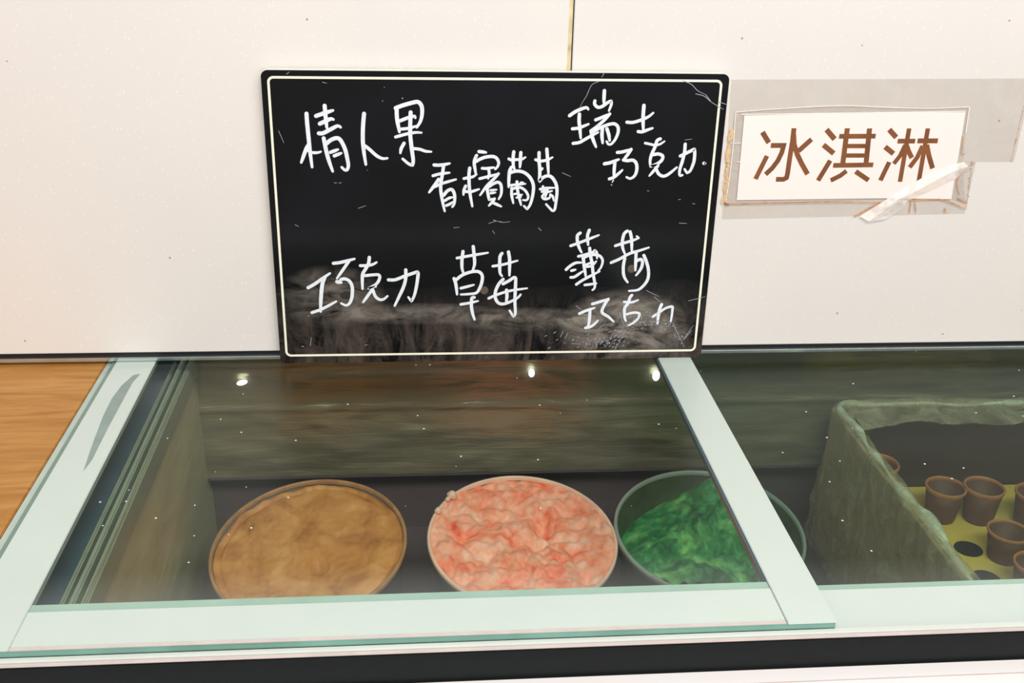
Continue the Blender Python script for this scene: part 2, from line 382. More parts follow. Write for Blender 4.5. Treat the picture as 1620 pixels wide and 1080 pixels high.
# grey sliver: a reflection painted onto the white side frame
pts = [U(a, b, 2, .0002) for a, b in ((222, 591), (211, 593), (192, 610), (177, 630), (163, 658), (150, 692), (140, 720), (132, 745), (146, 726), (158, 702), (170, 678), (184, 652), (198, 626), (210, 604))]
bm = bmesh.new(); bm.faces.new([bm.verts.new(p) for p in pts]); lp('painted_reflection', bm, M['scuff_refl'], lid1)
lid2 = lid('sliding_lid')
lp('glass_pane', sheet(.30, 1.16, -.385, LY1, -.0090), M['glass2'], lid2)
lp('side_frame', box_bm(.2470, .2767, LY0 + .003, LY1, -.014, -.0072, .0005), M['frame'], lid2)
lp('side_glass', sheet(.2767, .30, -.385, LY1, -.0090), M['glass2'], lid2)
lp('front_frame', box_bm(.2770, 1.16, LY0 + .0, -.3890, -.014, -.0074, .0004), M['frame'], lid2)
lp('inner_glass_edge', box_bm(.2770, 1.16, -.3890, -.3830, -.013, -.0080), M['mint'], lid2)
lp('side_frame', box_bm(1.16, 1.19, LY0 + .003, LY1, -.014, -.0072, .0005), M['frame'], lid2)
lp('front_seal', box_bm(.2770, 1.16, LY0 - .0013, LY0, -.014, -.0064, .0003), M['pinkline'], lid2)
# rails, bumper, body
fp('front_rail', box_bm(-.309, XR + .01, -.4382, -.4338, -.022, -.0046, .0008), M['frame2'])
fp('rail_lip', box_bm(-.309, XR + .01, -.4412, -.4382, -.022, -.0058, .0008), M['pinkline'])
fp('front_bumper', box_bm(-.40, XR + .01, -.4425, -.4412, -.032, -.0066, .0004), M['bumper'])
fp('front_panel', box_bm(-.40, XR + .01, -.47, -.4425, -.75, -.0285, .002), M['body'])
fp('front_groove', box_bm(-.40, XR + .01, -.4580, -.4570, -.030, -.0283), M['pinkline'])

# ------------------------------------------------------------------ wooden counter left of the freezer
ct = obj('wooden_counter', box_bm(-1.3, -.3096, -.52, .04, -.045, -.0030, .0008), M['wood'])
tag(ct, 'warm oak wooden countertop to the left of the glass freezer lid', 'countertop')

# ------------------------------------------------------------------ tubs of ice cream
def revolve(profile, c, seg=72, bm=None):
    bm = bm or bmesh.new(); rings = []
    for r, z in profile: rings.append([bm.verts.new((c[0] + r * math.cos(2 * math.pi * k / seg), c[1] + r * math.sin(2 * math.pi * k / seg), c[2] + z)) for k in range(seg)])
    for a, b in zip(rings, rings[1:]):
        for k in range(seg): bm.faces.new((a[k], a[(k + 1) % seg], b[(k + 1) % seg], b[k]))
    return bm, rings
def tub(x, y, z, r, tx, ty_, rimmat, label, wallmat):
    # the tubs lean a little towards the customer; the lowest point of the base rests on the floor liner
    R = Matrix.Rotation(math.radians(ty_), 3, 'Y') @ Matrix.Rotation(math.radians(tx), 3, 'X')
    low = min((R @ Vector((r * .86 * math.cos(a * .1), r * .86 * math.sin(a * .1), 0))).z for a in range(63))
    h = (z + low - ZF - .0006) / R[2][2]
    t = thing('ice_cream_tub', label, 'tub', Vector((x, y, z)) - R @ Vector((0, 0, h)))
    t.rotation_euler = R.to_euler()
    bm, rings = revolve([(r * .86, .001), (r * .965, h - .006), (r * .985, h - .004)], (0, 0, 0)); bm.faces.new(rings[0]); obj('tub_wall', bm, wallmat, t, True)
    bm, _ = revolve([(r * .962, h - .004), (r * .964, h), (r * .985, h + .001), (r, h - .0005), (r, h - .006), (r * .99, h - .006)], (0, 0, 0)); obj('tub_rim', bm, rimmat, t, True)
    return t, h
def cream(t, r, hfun, mat, nr=110, na=260):
    bm = bmesh.new(); prev = None
    c = bm.verts.new((0, 0, hfun(0, 0)))
    for i in range(1, nr + 1):
        rr = r * i / nr; ring = []
        for k in range(na):
            a = 2 * math.pi * k / na; xx, yy = rr * math.cos(a), rr * math.sin(a); ring.append(bm.verts.new((xx, yy, hfun(xx, yy))))
        for k in range(na):
            if prev is None: bm.faces.new((c, ring[k], ring[(k + 1) % na]))
            else: bm.faces.new((prev[k], ring[k], ring[(k + 1) % na], prev[(k + 1) % na]))
        prev = ring
    return obj('ice_cream', bm, mat, t, True)
N = lambda x, y, s, o=0: noise.noise(Vector((x * s + o, y * s - o, o)))
def rid(x, y, s, o=0): return 1 - abs(N(x, y, s, o)) * 2
t1, h = tub(-.1118, -.0910, -.1620, .0975, 10.5, -4.6, M['rim_brown'], 'round tub of smooth brown chocolate ice cream, left in the freezer', M['tub'])
def hb(x, y):
    r = math.hypot(x, y) / .0974; e = max(0, (r - .8) / .2)
    z = -.004 + .0032 * N(x, y, 14, 2) + .0028 * N(x * 1.3, y, 38, 5) + .0011 * N(x * 1.5, y, 110, 7) - .002 * e
    z -= .004 * max(0, 1 - (math.hypot(x - .012, y + .028) / .010) ** 2) * 1.0
    z += .003 * math.exp(-((math.hypot(x - .002, y + .006)) / .008) ** 2)
    z -= .0035 * math.exp(-((r - .90) / .02) ** 2) * (1 if (x < .0 and y > .0) else .4)
    return h + z
cream(t1, .0974 * .958, hb, M['brown_cream'])
t2, h = tub(.1014, -.0876, -.1620, .0963, 9.3, 1.5, M['rim_pink'], 'round tub heaped with rough pink strawberry ice cream, middle of the freezer', M['tub'])
def hp(x, y):
    r = math.hypot(x, y) / .0963; e = max(0, min(1, (1 - r) / .10))
    lum = .012 * N(x, y, 15, 1) + .008 * abs(N(x, y, 34, 4)) + .005 * N(x, y, 62, 8) + .0035 * N(x, y, 130, 3)
    pit = 0
    for a, b, w, d in ((.002, .048, .013, .010), (.020, .022, .011, .010), (-.040, -.020, .012, .009), (.045, -.012, .010, .007), (.058, -.050, .012, .007), (-.062, .005, .009, .008), (.012, -.004, .020, .005), (-.020, .035, .010, .006)):
        pit += d * math.exp(-(((x - a) ** 2 + (y - b) ** 2) / w ** 2) * (1 + .8 * N(x, y, 60, a * 90)))
    return h - .0035 + lum * (.35 + .65 * e) - pit
cream(t2, .0963 * .972, hp, M['pink_cream'])
# crumbs of pink ice cream sitting on the rim
bm = bmesh.new()
for a, s in ((2.42, .0055), (2.72, .004), (2.5, .003)):
    r = bmesh.ops.create_icosphere(bm, subdivisions=2, radius=s)
    for v in r['verts']: v.co = v.co * (1 + .35 * N(v.co.x, v.co.y + v.co.z, 300, a)) + Vector((.0963 * .965 * math.cos(a), .0963 * .965 * math.sin(a), h + .002))
obj('ice_cream_crumb', bm, M['rim_pink'], t2, True)
t3, h = tub(.2947, -.0820, -.1620, .0980, 7.4, 0, M['tub_rim'], 'round clear tub part filled with green mint ice cream, right of the pink tub', M['tub_smear'])
def hg(x, y):
    side = (x * .80 - y * .60 + .056) / .030; s = 1 / (1 + math.exp(-side * 2.2))
    right = 1 / (1 + math.exp((x - .062) / .010))
    lum = .016 * N(x, y, 17, 6) + .012 * abs(N(x * 1.6, y, 34, 9)) + .006 * N(x * 1.5, y, 75, 2) + .003 * N(x, y, 150, 5)
    return h - .046 + (.042 + lum) * s * (.25 + .75 * right)
cream(t3, .0984 * .93, hg, M['green_cream'])

# ------------------------------------------------------------------ carton with plastic bag, tray and wafer cups
BX0, BX1, BY0, BY1, BZ1 = .452, .74, -.37, .028, -.082
bx = thing('cardboard_carton', 'open carton wrapped in crumpled clear plastic at the right side of the freezer', 'box', ((BX0 + BX1) / 2, (BY0 + BY1) / 2, ZF))
def bp(name, bm, m, smooth=False): return place(obj(name, bm, m, bx, smooth), bx)
tt = .004
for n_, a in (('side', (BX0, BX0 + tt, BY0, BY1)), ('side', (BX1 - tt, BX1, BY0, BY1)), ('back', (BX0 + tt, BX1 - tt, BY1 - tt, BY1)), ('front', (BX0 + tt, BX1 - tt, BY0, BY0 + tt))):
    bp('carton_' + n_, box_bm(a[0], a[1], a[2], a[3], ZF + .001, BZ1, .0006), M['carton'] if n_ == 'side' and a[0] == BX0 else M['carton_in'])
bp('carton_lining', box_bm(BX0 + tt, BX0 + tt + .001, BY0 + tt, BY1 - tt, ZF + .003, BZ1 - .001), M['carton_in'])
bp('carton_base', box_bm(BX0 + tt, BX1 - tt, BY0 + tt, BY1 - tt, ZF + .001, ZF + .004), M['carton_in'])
# plastic bag draped over the rim : profile across the rim, swept along left side and back
def drape(path, bm, outside=.16, inside=.05, seed=0, slope=.45):
    n = len(path); rows = []
    prof = []
    K1, K2 = 14, 12
    for k in range(K1): prof.append((-.004 - .010 * (1 - k / K1) * (1 if k < 8 else .6), -outside * (1 - k / K1)))
    for k in range(7): a = math.pi * k / 6; prof.append((.002 - math.cos(a) * .008, .004 + math.sin(a) * .006))
    for k in range(1, K2 + 1): prof.append((.010 + slope * inside * k / K2, -.0 - inside * k / K2 * .9))
    for i, (p, nrm) in enumerate(path):
        row = []
        for j, (u, w) in enumerate(prof):
            s = Vector((p.x * 1, p.y * 1, w)); amp = .003 if j < K1 - 3 else .005
            d = amp * noise.noise(s * 38 + Vector((seed, 0, 0))) + .003 * noise.noise(s * 95 + Vector((0, seed, 3)))
            lift = .004 * noise.noise(Vector((p.x * 25, p.y * 25, seed + 5)))
            # ragged inner edge
            rg = 1 + (.45 * noise.noise(Vector((p.x * 18, p.y * 18, seed))) if j > K1 + 7 else 0)
            if nrm.y < -.5 and j > K1 + 6: w *= .12
            q = p + nrm * (u * (rg if u > 0 else 1) - abs(d) * (1 if j < K1 else -.5)); row.append(bm.verts.new((q.x, q.y, BZ1 + w * (rg if w < 0 and j > K1 else 1) + lift * (0 if j < 4 else 1))))
        rows.append(row)
    for a, b in zip(rows, rows[1:]):
        for j in range(len(prof) - 1): bm.faces.new((a[j], b[j], b[j + 1], a[j + 1]))
path = []
for k in range(150): path.append((Vector((BX0, BY0 + (BY1 - .02 - BY0) * k / 149, 0)), Vector((1, 0, 0))))
for k in range(1, 12):
    a = math.pi / 2 * k / 12; path.append((Vector((BX0 + .02 * (1 - math.cos(a)), BY1 - .02 + .02 * math.sin(a), 0)), Vector((math.cos(a), -math.sin(a), 0))))
for k in range(110): path.append((Vector((BX0 + .02 + (BX1 - .02 - BX0) * k / 109, BY1, 0)), Vector((0, -1, 0))))
bm = bmesh.new(); drape(path, bm, .155, .045, 2, .55); bp('plastic_bag', bm, M['bag'], True)
# bunched hem of the bag along the rim
bm = bmesh.new(); rings = []
for i, (p, nrm) in enumerate(path):
    rr = .0026 + .0040 * noise.noise(Vector((p.x * 30, p.y * 30, 11))) ; rr = max(.0010, rr)
    c = p + nrm * (.004 + .006 * noise.noise(Vector((p.x * 16, p.y * 16, 4)))) + Vector((0, 0, BZ1 + .006 + .003 * noise.noise(Vector((p.x * 22, p.y * 22, 8)))))
    rings.append([bm.verts.new(c + nrm * (math.cos(2 * math.pi * k / 8) * rr * 1.2) + Vector((0, 0, math.sin(2 * math.pi * k / 8) * rr))) for k in range(8)])
for a, b in zip(rings, rings[1:]):
    for k in range(8): bm.faces.new((a[k], a[(k + 1) % 8], b[(k + 1) % 8], b[k]))
bp('bag_hem', bm, M['bag_roll'], True)

TZ = -.182
ty = thing('cup_tray', 'yellow tray with round holes lying inside the plastic-lined carton', 'tray', ((BX0 + BX1) / 2, (BY0 + BY1) / 2, ZF + .004))
bm = box_bm(BX0 + .007, BX1 - .006, BY0 + .006, BY1 - .006, ZF + .0045, TZ, .001)
tray = place(obj('tray_body', bm, M['tray'], ty), ty)
cut = bmesh.new()
cups_px = [(1497, 768, .040), (1558, 768, .042), (1597, 838, .034), (1641, 890, .036), (1640, 778, .040)]
cups = []
for px, py, hh in cups_px:
    q = U(px, py, 2, TZ + hh); cups.append((q.x, q.y, hh))
holes = [U(1532, 868, 2, TZ), U(1560, 915, 2, TZ), U(1512, 955, 2, TZ), U(1600, 968, 2, TZ), U(1450, 905, 2, TZ), U(1690, 850, 2, TZ)]
for q in holes:
    bmesh.ops.create_cone(cut, cap_ends=True, segments=36, radius1=.0145, radius2=.0145, depth=.05, matrix=Matrix.Translation((q.x, q.y, TZ - .015)))
co = obj('cutter', cut, M['hole']); md = tray.modifiers.new('b', 'BOOLEAN'); md.operation = 'DIFFERENCE'; md.object = co; md.solver = 'EXACT'; md.material_mode = 'TRANSFER'
tray.data.materials.append(M['hole'])
bpy.context.view_layer.update()
# cutter stays in world space, tray is parented : evaluate then bake
dg = bpy.context.evaluated_depsgraph_get(); me = bpy.data.meshes.new_from_object(tray.evaluated_get(dg)); tray.modifiers.clear(); tray.data = me
bpy.data.objects.remove(co)

def make_cup(label, hh, r=.0215):
    t = thing('wafer_cup', label, 'cup', (0, 0, 0), 'brown wafer cups on the yellow tray')
    bm, rings = revolve([(.001, .001), (r * .70, .0), (r * .74, .003), (r * .93, hh * .90), (r * .91, hh * .90), (r * .68, .004), (.001, .004)], (0, 0, 0), 40); obj('cup_body', bm, M['wafer'], t, True)
    bm, _ = revolve([(r * .93, hh * .86), (r * .99, hh * .92), (r, hh * .98), (r * .96, hh), (r * .90, hh * .985), (r * .88, hh * .93), (r * .90, hh * .88)], (0, 0, 0), 40); obj('cup_rim', bm, M['wafer_rim'], t, True)
    return t
labs = ['small brown wafer cup standing nearest the plastic bag edge', 'brown wafer cup touching the right side of the cup nearest the bag',
        'brown wafer cup below the pair, above the yellow tray holes', 'lowest brown wafer cup, cut off by the right edge of the photo',
        'dim brown wafer cup behind, at the right edge of the photo']
for (x, y, hh), lb in zip(cups, labs):
    c = make_cup(lb, hh); c.location = (x, y, TZ)
q = U(1376, 731, 2, TZ + .054)
c = make_cup('brown wafer cup seen behind the plastic bag at the back left corner of the carton', .054); c.location = (max(q.x, BX0 + .046), min(q.y, BY1 - .034), TZ)

# ------------------------------------------------------------------ menu board
BY = -.012
bz0, bz1, bx0, bx1 = .0003, .2874, -.1373, .2872
def rrect(x0, x1, z0, z1, r, n=7):
    out = []
    for cxx, czz, a0 in ((x1 - r, z1 - r, 0), (x0 + r, z1 - r, 90), (x0 + r, z0 + r, 180), (x1 - r, z0 + r, 270)):
        for k in range(n): a = math.radians(a0 + 90 * k / (n - 1)); out.append((cxx + r * math.cos(a), czz + r * math.sin(a)))
    return out
bd = thing('menu_board', 'black rounded menu board with white handwritten ice cream flavours, standing on the glass', 'sign', ((bx0 + bx1) / 2, BY + .003, bz0))
def mp(name, bm, m): return place(obj(name, bm, m, bd), bd)
pts = [(x, BY + .0008, z) for x, z in rrect(bx0, bx1, bz0, bz1, .006)]
mp('board_core', prism_bm(pts, (0, .0062, 0)), M['core'])
pts = [(x, BY, z) for x, z in rrect(bx0, bx1, bz0, bz1 - .0006, .006)]
fb = mp('black_face', prism_bm(pts, (0, .0008, 0)), M['board'])
# cream outline
lw = .0011
o_ = [Vector((q.x, q.z)) for q in (U(a, b, 1, BY) for a, b in ((1141.5, 125.5), (426, 124.8), (452, 561.5), (1099, 554.5)))]
lx0 = (o_[1].x + o_[2].x) / 2; lx1 = (o_[0].x + o_[3].x) / 2; lz1 = (o_[0].y + o_[1].y) / 2; lz0 = (o_[2].y + o_[3].y) / 2
a = rrect(lx0 - lw, lx1 + lw, lz0 - lw, lz1 + lw, .0055, 9); b = rrect(lx0 + lw, lx1 - lw, lz0 + lw, lz1 - lw, .0034, 9)
bm = bmesh.new(); A = [bm.verts.new((x, BY - .0001, z)) for x, z in a]; B = [bm.verts.new((x, BY - .0001, z)) for x, z in b]
for k in range(len(A)): bm.faces.new((A[k], A[(k + 1) % len(A)], B[(k + 1) % len(A)], B[k]))
mp('outline', bm, M['line'])

# handwriting : (origin x, origin y, zoom) and pen strokes "x,y x,y ..." ; optional width first
HW = [
 ('handwriting', 460, 150, 6.75, 5.4, [
  '168,200 175,300 190,450 205,600 228,770', '5:185,540 165,575 112,722', '4:175,590 230,615 290,615 322,605', '362,115 372,230 385,350', '270,225 340,200 450,165',
  '310,308 380,275 430,255 455,262', '300,410 345,408 430,365 500,330 532,345', '352,462 380,600 410,710 448,815',
  '380,520 430,480 490,460 530,480 580,580 608,700 615,760 600,800 575,800 545,772', '4.6:425,612 505,582', '4.6:465,650 540,620',
  '783,200 772,330 770,480 780,600 802,742', '4.6:795,545 840,580 920,650 980,678 1032,675',
  '1130,140 1135,250 1160,395', '1120,140 1200,110 1330,75 1370,80 1400,130 1400,220 1380,290 1345,345', '4.6:1170,275 1260,240 1325,225 1330,245', '4.2:1170,365 1260,355 1345,330',
  '4.2:1120,448 1240,415 1330,400 1395,402', '1280,185 1275,400 1290,560 1308,700 1300,750 1260,735 1195,682', '4.6:1210,515 1180,570 1170,620', '4.2:1300,570 1380,580 1440,600 1500,605']),
 ('handwriting', 670, 225, 9, 4.6, [
  '150,322 210,325 290,318 372,300', '4.2:135,475 230,450 370,432', '285,335 270,450 245,600 250,720 275,860 302,980', '215,525 165,600 80,712', '4:165,630 250,590 380,550 462,527',
  '285,755 340,690 400,670 435,720 445,800 435,880 410,918', '4:300,830 370,790 410,782', '4:325,898 370,880 415,850',
  '658,365 648,450 650,600 665,750 695,910', '4:575,515 640,500 700,490 755,455', '4.2:600,620 575,680 568,745', '4:600,700 680,700 790,665', '790,130 840,135 890,143',
  '4.4:755,185 730,240 722,300 735,390 745,455', '740,275 800,240 880,210 980,200 1040,225 1070,290 1050,350 1020,380', '4:835,368 900,370 1005,355', '4:925,375 935,440 920,515',
  '4:800,515 900,490 1000,465 1065,445', '4.2:1065,445 1010,510 900,620 805,750', '4.2:905,630 915,720 935,815 1010,800', '4.2:930,630 1000,585 1060,565 1100,600 1110,680 1100,750 1070,805',
  '3.4:955,680 1040,672', '3.4:955,722 1025,712', '4:1010,800 985,840 930,900', '4.2:975,850 1040,880 1105,910']),
 ('handwriting', 770, 225, 9, 4.6, [
  '385,135 375,230 380,330 395,380', '485,145 480,240 472,355', '4:315,235 350,250 420,245 500,240 550,212', '350,355 325,410 315,520 312,635',
  '340,430 400,412 480,412 560,445 630,520 665,620 655,750 620,880 575,950 530,905', '3.6:345,610 430,600 550,590', '3.4:485,575 520,572', '4:355,650 355,750 378,865',
  '3.8:370,660 440,640 500,650 560,700 590,770 570,820 515,820', '4.2:430,560 435,650 455,760 488,890', '3:390,735 440,728', '3:465,755 505,742', '3:425,785 490,775',
  '745,145 745,260 755,400 750,555 800,500 870,475 930,500 985,590 1000,700 985,850 965,960 935,972 845,880', '855,95 865,230 878,440', '4:695,245 760,265 860,250 935,212', '3.5:790,370 770,400',
  '3.4:800,625 790,680 870,690', '3.6:760,665 830,650 965,645', '3.4:785,700 860,705 930,690', '3.4:870,650 850,720 830,790', '3.6:820,730 790,770 820,805 890,790 905,740', '3.4:905,740 940,770 955,830']),
 ('handwriting', 890, 130, 9, 4.8, [
  '100,475 180,420 280,375 345,360 365,385', '240,455 235,550 245,650 258,795', '4.4:140,662 230,650 370,595', '4.4:150,870 240,855 340,800 430,750 505,712', '595,120 590,210 588,300',
  '4.4:460,265 455,310 500,355 560,345 640,290 690,265 695,310 660,405', '4.4:470,535 560,500 670,450', '4.4:670,450 600,530 500,620 395,690', '405,690 425,790 475,920',
  '4.4:430,700 530,650 640,605 730,590 785,630 790,710 750,810 690,880 650,880 625,840', '565,660 560,760 570,865', '630,660 655,740 670,830',
  '5:1157,330 1145,500 1148,680', '4.4:915,567 1000,570 1120,535 1220,490 1290,435', '4.4:1075,700 1130,705 1200,680 1280,652']),
 ('handwriting', 945, 210, 9, 4.6, [
  '4.8:100,440 180,425 305,378', '250,410 240,520 235,630', '4.4:170,655 230,635 300,580 355,530', '285,278 360,270 480,235', '480,235 430,310 370,385', '370,385 430,395 510,390 555,440 560,530 530,610 470,650 415,630',
  '1.6:228,672 210,705', '1.8:200,740 206,742', '895,85 850,110 820,200 770,310 750,400 755,480', '3.6:680,145 750,160 820,175 890,160 955,120', '790,310 870,300 930,330 915,390 850,440 760,475 870,455',
  '4.2:860,470 810,530 740,610', '4.4:830,500 870,580 930,615 990,600 1060,550 1130,490', '1250,160 1240,270 1210,400 1175,510 1168,590 1180,610 1210,600',
  '1180,328 1250,295 1380,230 1385,300 1370,420 1320,540 1275,570 1240,515', '4.8:1516,432 1534,433']),
 ('handwriting', 480, 395, 8.1, 4.8, [
  '60,485 140,440 240,370 340,300', '5.4:270,360 245,430 230,550 222,690 222,790', '4.4:110,803 220,765 330,710 420,660', '385,172 480,160 655,115', '4.4:590,135 510,250 430,365', '5.6:432,408 485,418',
  '480,380 530,370 590,400 625,470 625,580 600,670 550,710 485,685', '845,95 835,170 800,240 760,310 755,420 758,500', '4.4:730,202 820,200 890,185 938,158', '4.4:785,330 880,320 965,320 975,370 930,440 830,495 930,468',
  '4.4:880,510 830,580 765,670', '4.4:890,510 920,590 975,635 1030,630 1078,590', '1312,255 1310,370 1280,480 1220,610 1170,715', '1090,383 1180,380 1310,330 1460,280 1470,300 1455,430 1425,570 1385,660 1345,605']),
 ('handwriting', 705, 380, 8.307, 4.7, [
  '228,145 215,250 215,360 235,435', '362,80 375,200 380,310 355,400', '4.2:150,232 300,205 555,162', '110,500 135,580 150,710', '135,520 220,455 330,415 430,410 480,460 475,550 440,640 400,690 300,705 200,710',
  '4.2:200,628 290,605 370,583', '4.2:200,840 320,820 425,795', '375,748 345,755 338,860 355,960 380,1040',
  '740,170 715,210 710,330 715,430 740,468', '825,150 840,250 838,460', '4:620,338 760,315 945,265', '755,510 700,570 655,670 655,760 700,825 780,830 880,790 950,750 985,710',
  '755,570 830,530 900,485 920,500 915,650 910,800 915,960 890,1000 840,920', '4:565,760 680,710 850,660 1070,628', '800,650 805,730 795,820']),
 ('handwriting', 885, 355, 9, 4.6, [
  '295,120 255,160 260,260 290,350 315,395', '425,80 400,160 408,290', '4.2:160,302 280,260 420,205 560,150', '4.2:270,452 380,425 440,400 500,385', '430,335 440,430 465,560 480,700 505,850 495,910 470,930',
  '340,470 350,580 375,740', '4:330,480 420,440 530,430 590,460 615,520 590,610 550,655', '4:480,400 500,365 530,400 535,480', '3.6:365,575 430,550 480,530', '3.6:390,600 450,590 490,560 525,520',
  '4.4:95,640 150,590 230,545 310,540', '4:170,655 230,640', '4.2:160,750 210,745 280,700 330,665', '4.2:240,850 330,790 450,725 570,665', '4:360,858 430,850 525,835',
  '965,90 920,130 895,240 900,330 930,415', '1005,100 1025,200 1030,380', '4.2:795,300 920,260 1040,225 1130,190', '3:1100,165 1130,190', '4.4:735,540 850,490 1000,410 1150,365 1270,325',
  '930,480 910,580 910,690 930,760 970,820', '1090,400 1085,520 1080,650', '1115,510 1150,490 1180,520 1170,600 1130,670 1090,720', '1200,435 1235,520 1265,640 1260,760 1210,850 1120,925 990,942']),
 ('handwriting', 905, 460, 9, 4.6, [
  '4.4:105,322 200,280 320,240', '255,280 248,380 235,480 210,520', '4.4:190,525 260,510 330,460 365,420', '290,185 390,155 515,115', '515,115 465,190 425,280 440,320 520,370 590,435',
  '850,60 820,100 800,170 750,240 745,320 750,390 765,425', '3.8:740,155 850,160 940,128', '4:780,330 860,310 930,310 960,330 930,400 860,460 800,490', '1275,190 1245,260 1225,370 1215,465',
  '4:1150,365 1230,310 1330,245 1420,220 1430,240 1420,340 1405,430']),
]
MPP = (U(810, 340, 1, BY) - U(811, 340, 1, BY)).length        # metres per pixel on the board
hl = ['handwritten characters at the upper left of the board', 'handwritten characters in the upper middle, left half', 'handwritten characters in the upper middle, right half',
      'handwritten characters at the upper right, top line', 'handwritten characters at the upper right, second line', 'handwritten characters at the lower left',
      'handwritten characters at the lower middle', 'handwritten characters at the lower right, top line', 'half wiped handwritten characters at the lower right, bottom line']
for (nm, ox, oy, z, w, ss), lb in zip(HW, hl):
    bm = bmesh.new()
    for i, s in enumerate(ss):
        ww = w
        if ':' in s: a, s = s.split(':'); ww = float(a)
        px = [tuple(float(k) for k in p.split(',')) for p in s.split()]
        stroke(bm, plane_pts([(ox + x / z, oy + y / z) for x, y in px], BY), ww * MPP * 1.06, BY - .0002 - .00002 * i)
    tag(mp(nm, bm, M['chalk']), lb)
# fine scratches and cracks in the film
bm = bmesh.new()
SCR = [(780, 90, 4.05, 1.1, ['715,95 695,130', '680,155 635,175 610,220 600,245 575,285 555,320'], 0), (780, 90, 4.05, 1.3, ['1215,150 1270,175 1310,215 1360,240', '1295,235 1350,250 1400,290 1475,335', '1440,285 1500,305', '1360,240 1400,290'], 0),
       (780, 90, 4.05, 1.0, ['442,740 498,765', '985,855 1000,857', '1275,938 1295,940', '1185,911 1203,912', '1228,530 1275,525'], 0), (400, 90, 4.05, 1.0, ['675,968 725,950', '520,805 540,805', '550,805 570,805', '445,160 475,168', '165,470 200,550', '215,110 235,95'], 0),
       (400, 340, 4.05, 1.0, ['310,838 330,842 320,835', '715,832 740,828', '270,60 295,72', '1510,52 1560,38 1610,45', '1285,80 1325,76', '1535,98 1550,120', '370,835 375,780'], 0),
       (780, 340, 4.05, 1.2, ['1250,548 1360,520', '1190,50 1240,52', '780,860 850,730', '1150,690 1225,845', '1215,800 1285,700', '1225,790 1275,735', '810,620 840,720', '660,740 720,690', '430,780 450,740', '460,790 480,750', '500,820 560,825', '0,30 60,45 110,40', '290,80 310,100', '530,578 570,610', '1030,520 1070,555', '980,480 1060,520'], 0)]
for ox, oy, z, w, ss, _ in SCR:
    for s in ss:
        px = [tuple(float(k) for k in p.split(',')) for p in s.split()]
        stroke(bm, plane_pts([(ox + x / z, oy + y / z) for x, y in px], BY), w * MPP * .7, BY - .0009, taper=.5, capped=False)
for cx_, cy_, sx_, sy_, n_ in ((955, 540, 26, 10, 60), (1030, 508, 26, 12, 60), (985, 522, 16, 8, 20), (930, 538, 60, 12, 25), (1075, 530, 10, 10, 10)):  # short pale strokes paint glints onto the scratched lower right
    for k in range(n_):
        a, b = random.gauss(cx_, sx_ * .6), random.gauss(cy_, sy_ * .6); l_ = random.uniform(1.5, 5)
        if 455 < b < 553: stroke(bm, plane_pts([(a, b), (a + l_ * .8, b - l_ * .55)], BY), random.uniform(.7, 1.5) * MPP, BY - .0009, taper=.5, capped=False)
scm = plain('scratch_glint_white', lin(158, 160, 168), .4); sc_o = mp('film_scratches_glints', bm, scm); sc_o['kind'] = 'stuff'
# hanging holes of the board
for a, b in ((549, 467), (999, 425), (766, 459)):
    q = U(a, b, 1, BY); bm = bmesh.new(); ring = [bm.verts.new((q.x + math.cos(k * math.pi / 8) * (.0068 if a == 549 else .004), BY - .00012, q.z + math.sin(k * math.pi / 8) * .0042)) for k in range(16)]; bm.faces.new(ring)
    mp('round_dent', bm, plain('dent_grey', lin(34, 32, 30) if a == 549 else lin(84, 74, 64), .5))

# ------------------------------------------------------------------ paper sign, sleeve and tapes
def on_wall(px, y): return [(q.x, y, q.z) for q in (U(a, b, 1, y) for a, b in px)]
ps = U(1340, 318, 1, -.002)
sg = thing('paper_sign', 'white paper sign with three brown printed characters under clear tape', 'sign', (ps.x, -.001, ps.z))
def sp(name, bm, m): return place(obj(name, bm, m, sg), sg)
sp('tape_strip', prism_bm(on_wall([(1157, 126), (1635, 124), (1604, 256), (1148, 258)], -.0003), (0, .0002, 0)), M['tape'])
sp('tape_strip', prism_bm(on_wall([(1147, 257), (1544, 256), (1526, 338), (1142, 347)], -.0003), (0, .0002, 0)), M['tape'])
sp('clear_sleeve', prism_bm(on_wall([(1164, 176), (1230, 171), (1330, 167), (1400, 169), (1534, 169), (1528, 215), (1524, 262), (1528, 322), (1500, 312), (1400, 315), (1145, 324), (1152, 250)], -.0009), (0, .0004, 0)), M['pouch'])
sp('paper', prism_bm(on_wall([(1177.5, 183), (1300, 179.5), (1420, 177.5), (1527.5, 177.5), (1505, 315), (1400, 313.5), (1165.5, 316.5)], -.0017), (0, .0006, 0)), M['paper'])
z2 = lambda *p: [(1140 + x / 5.683, 160 + y / 5.683) for x, y in p]
z3 = lambda *p: [(1340 + x / 4.321, 110 + y / 4.321) for x, y in p]
w = 7.4
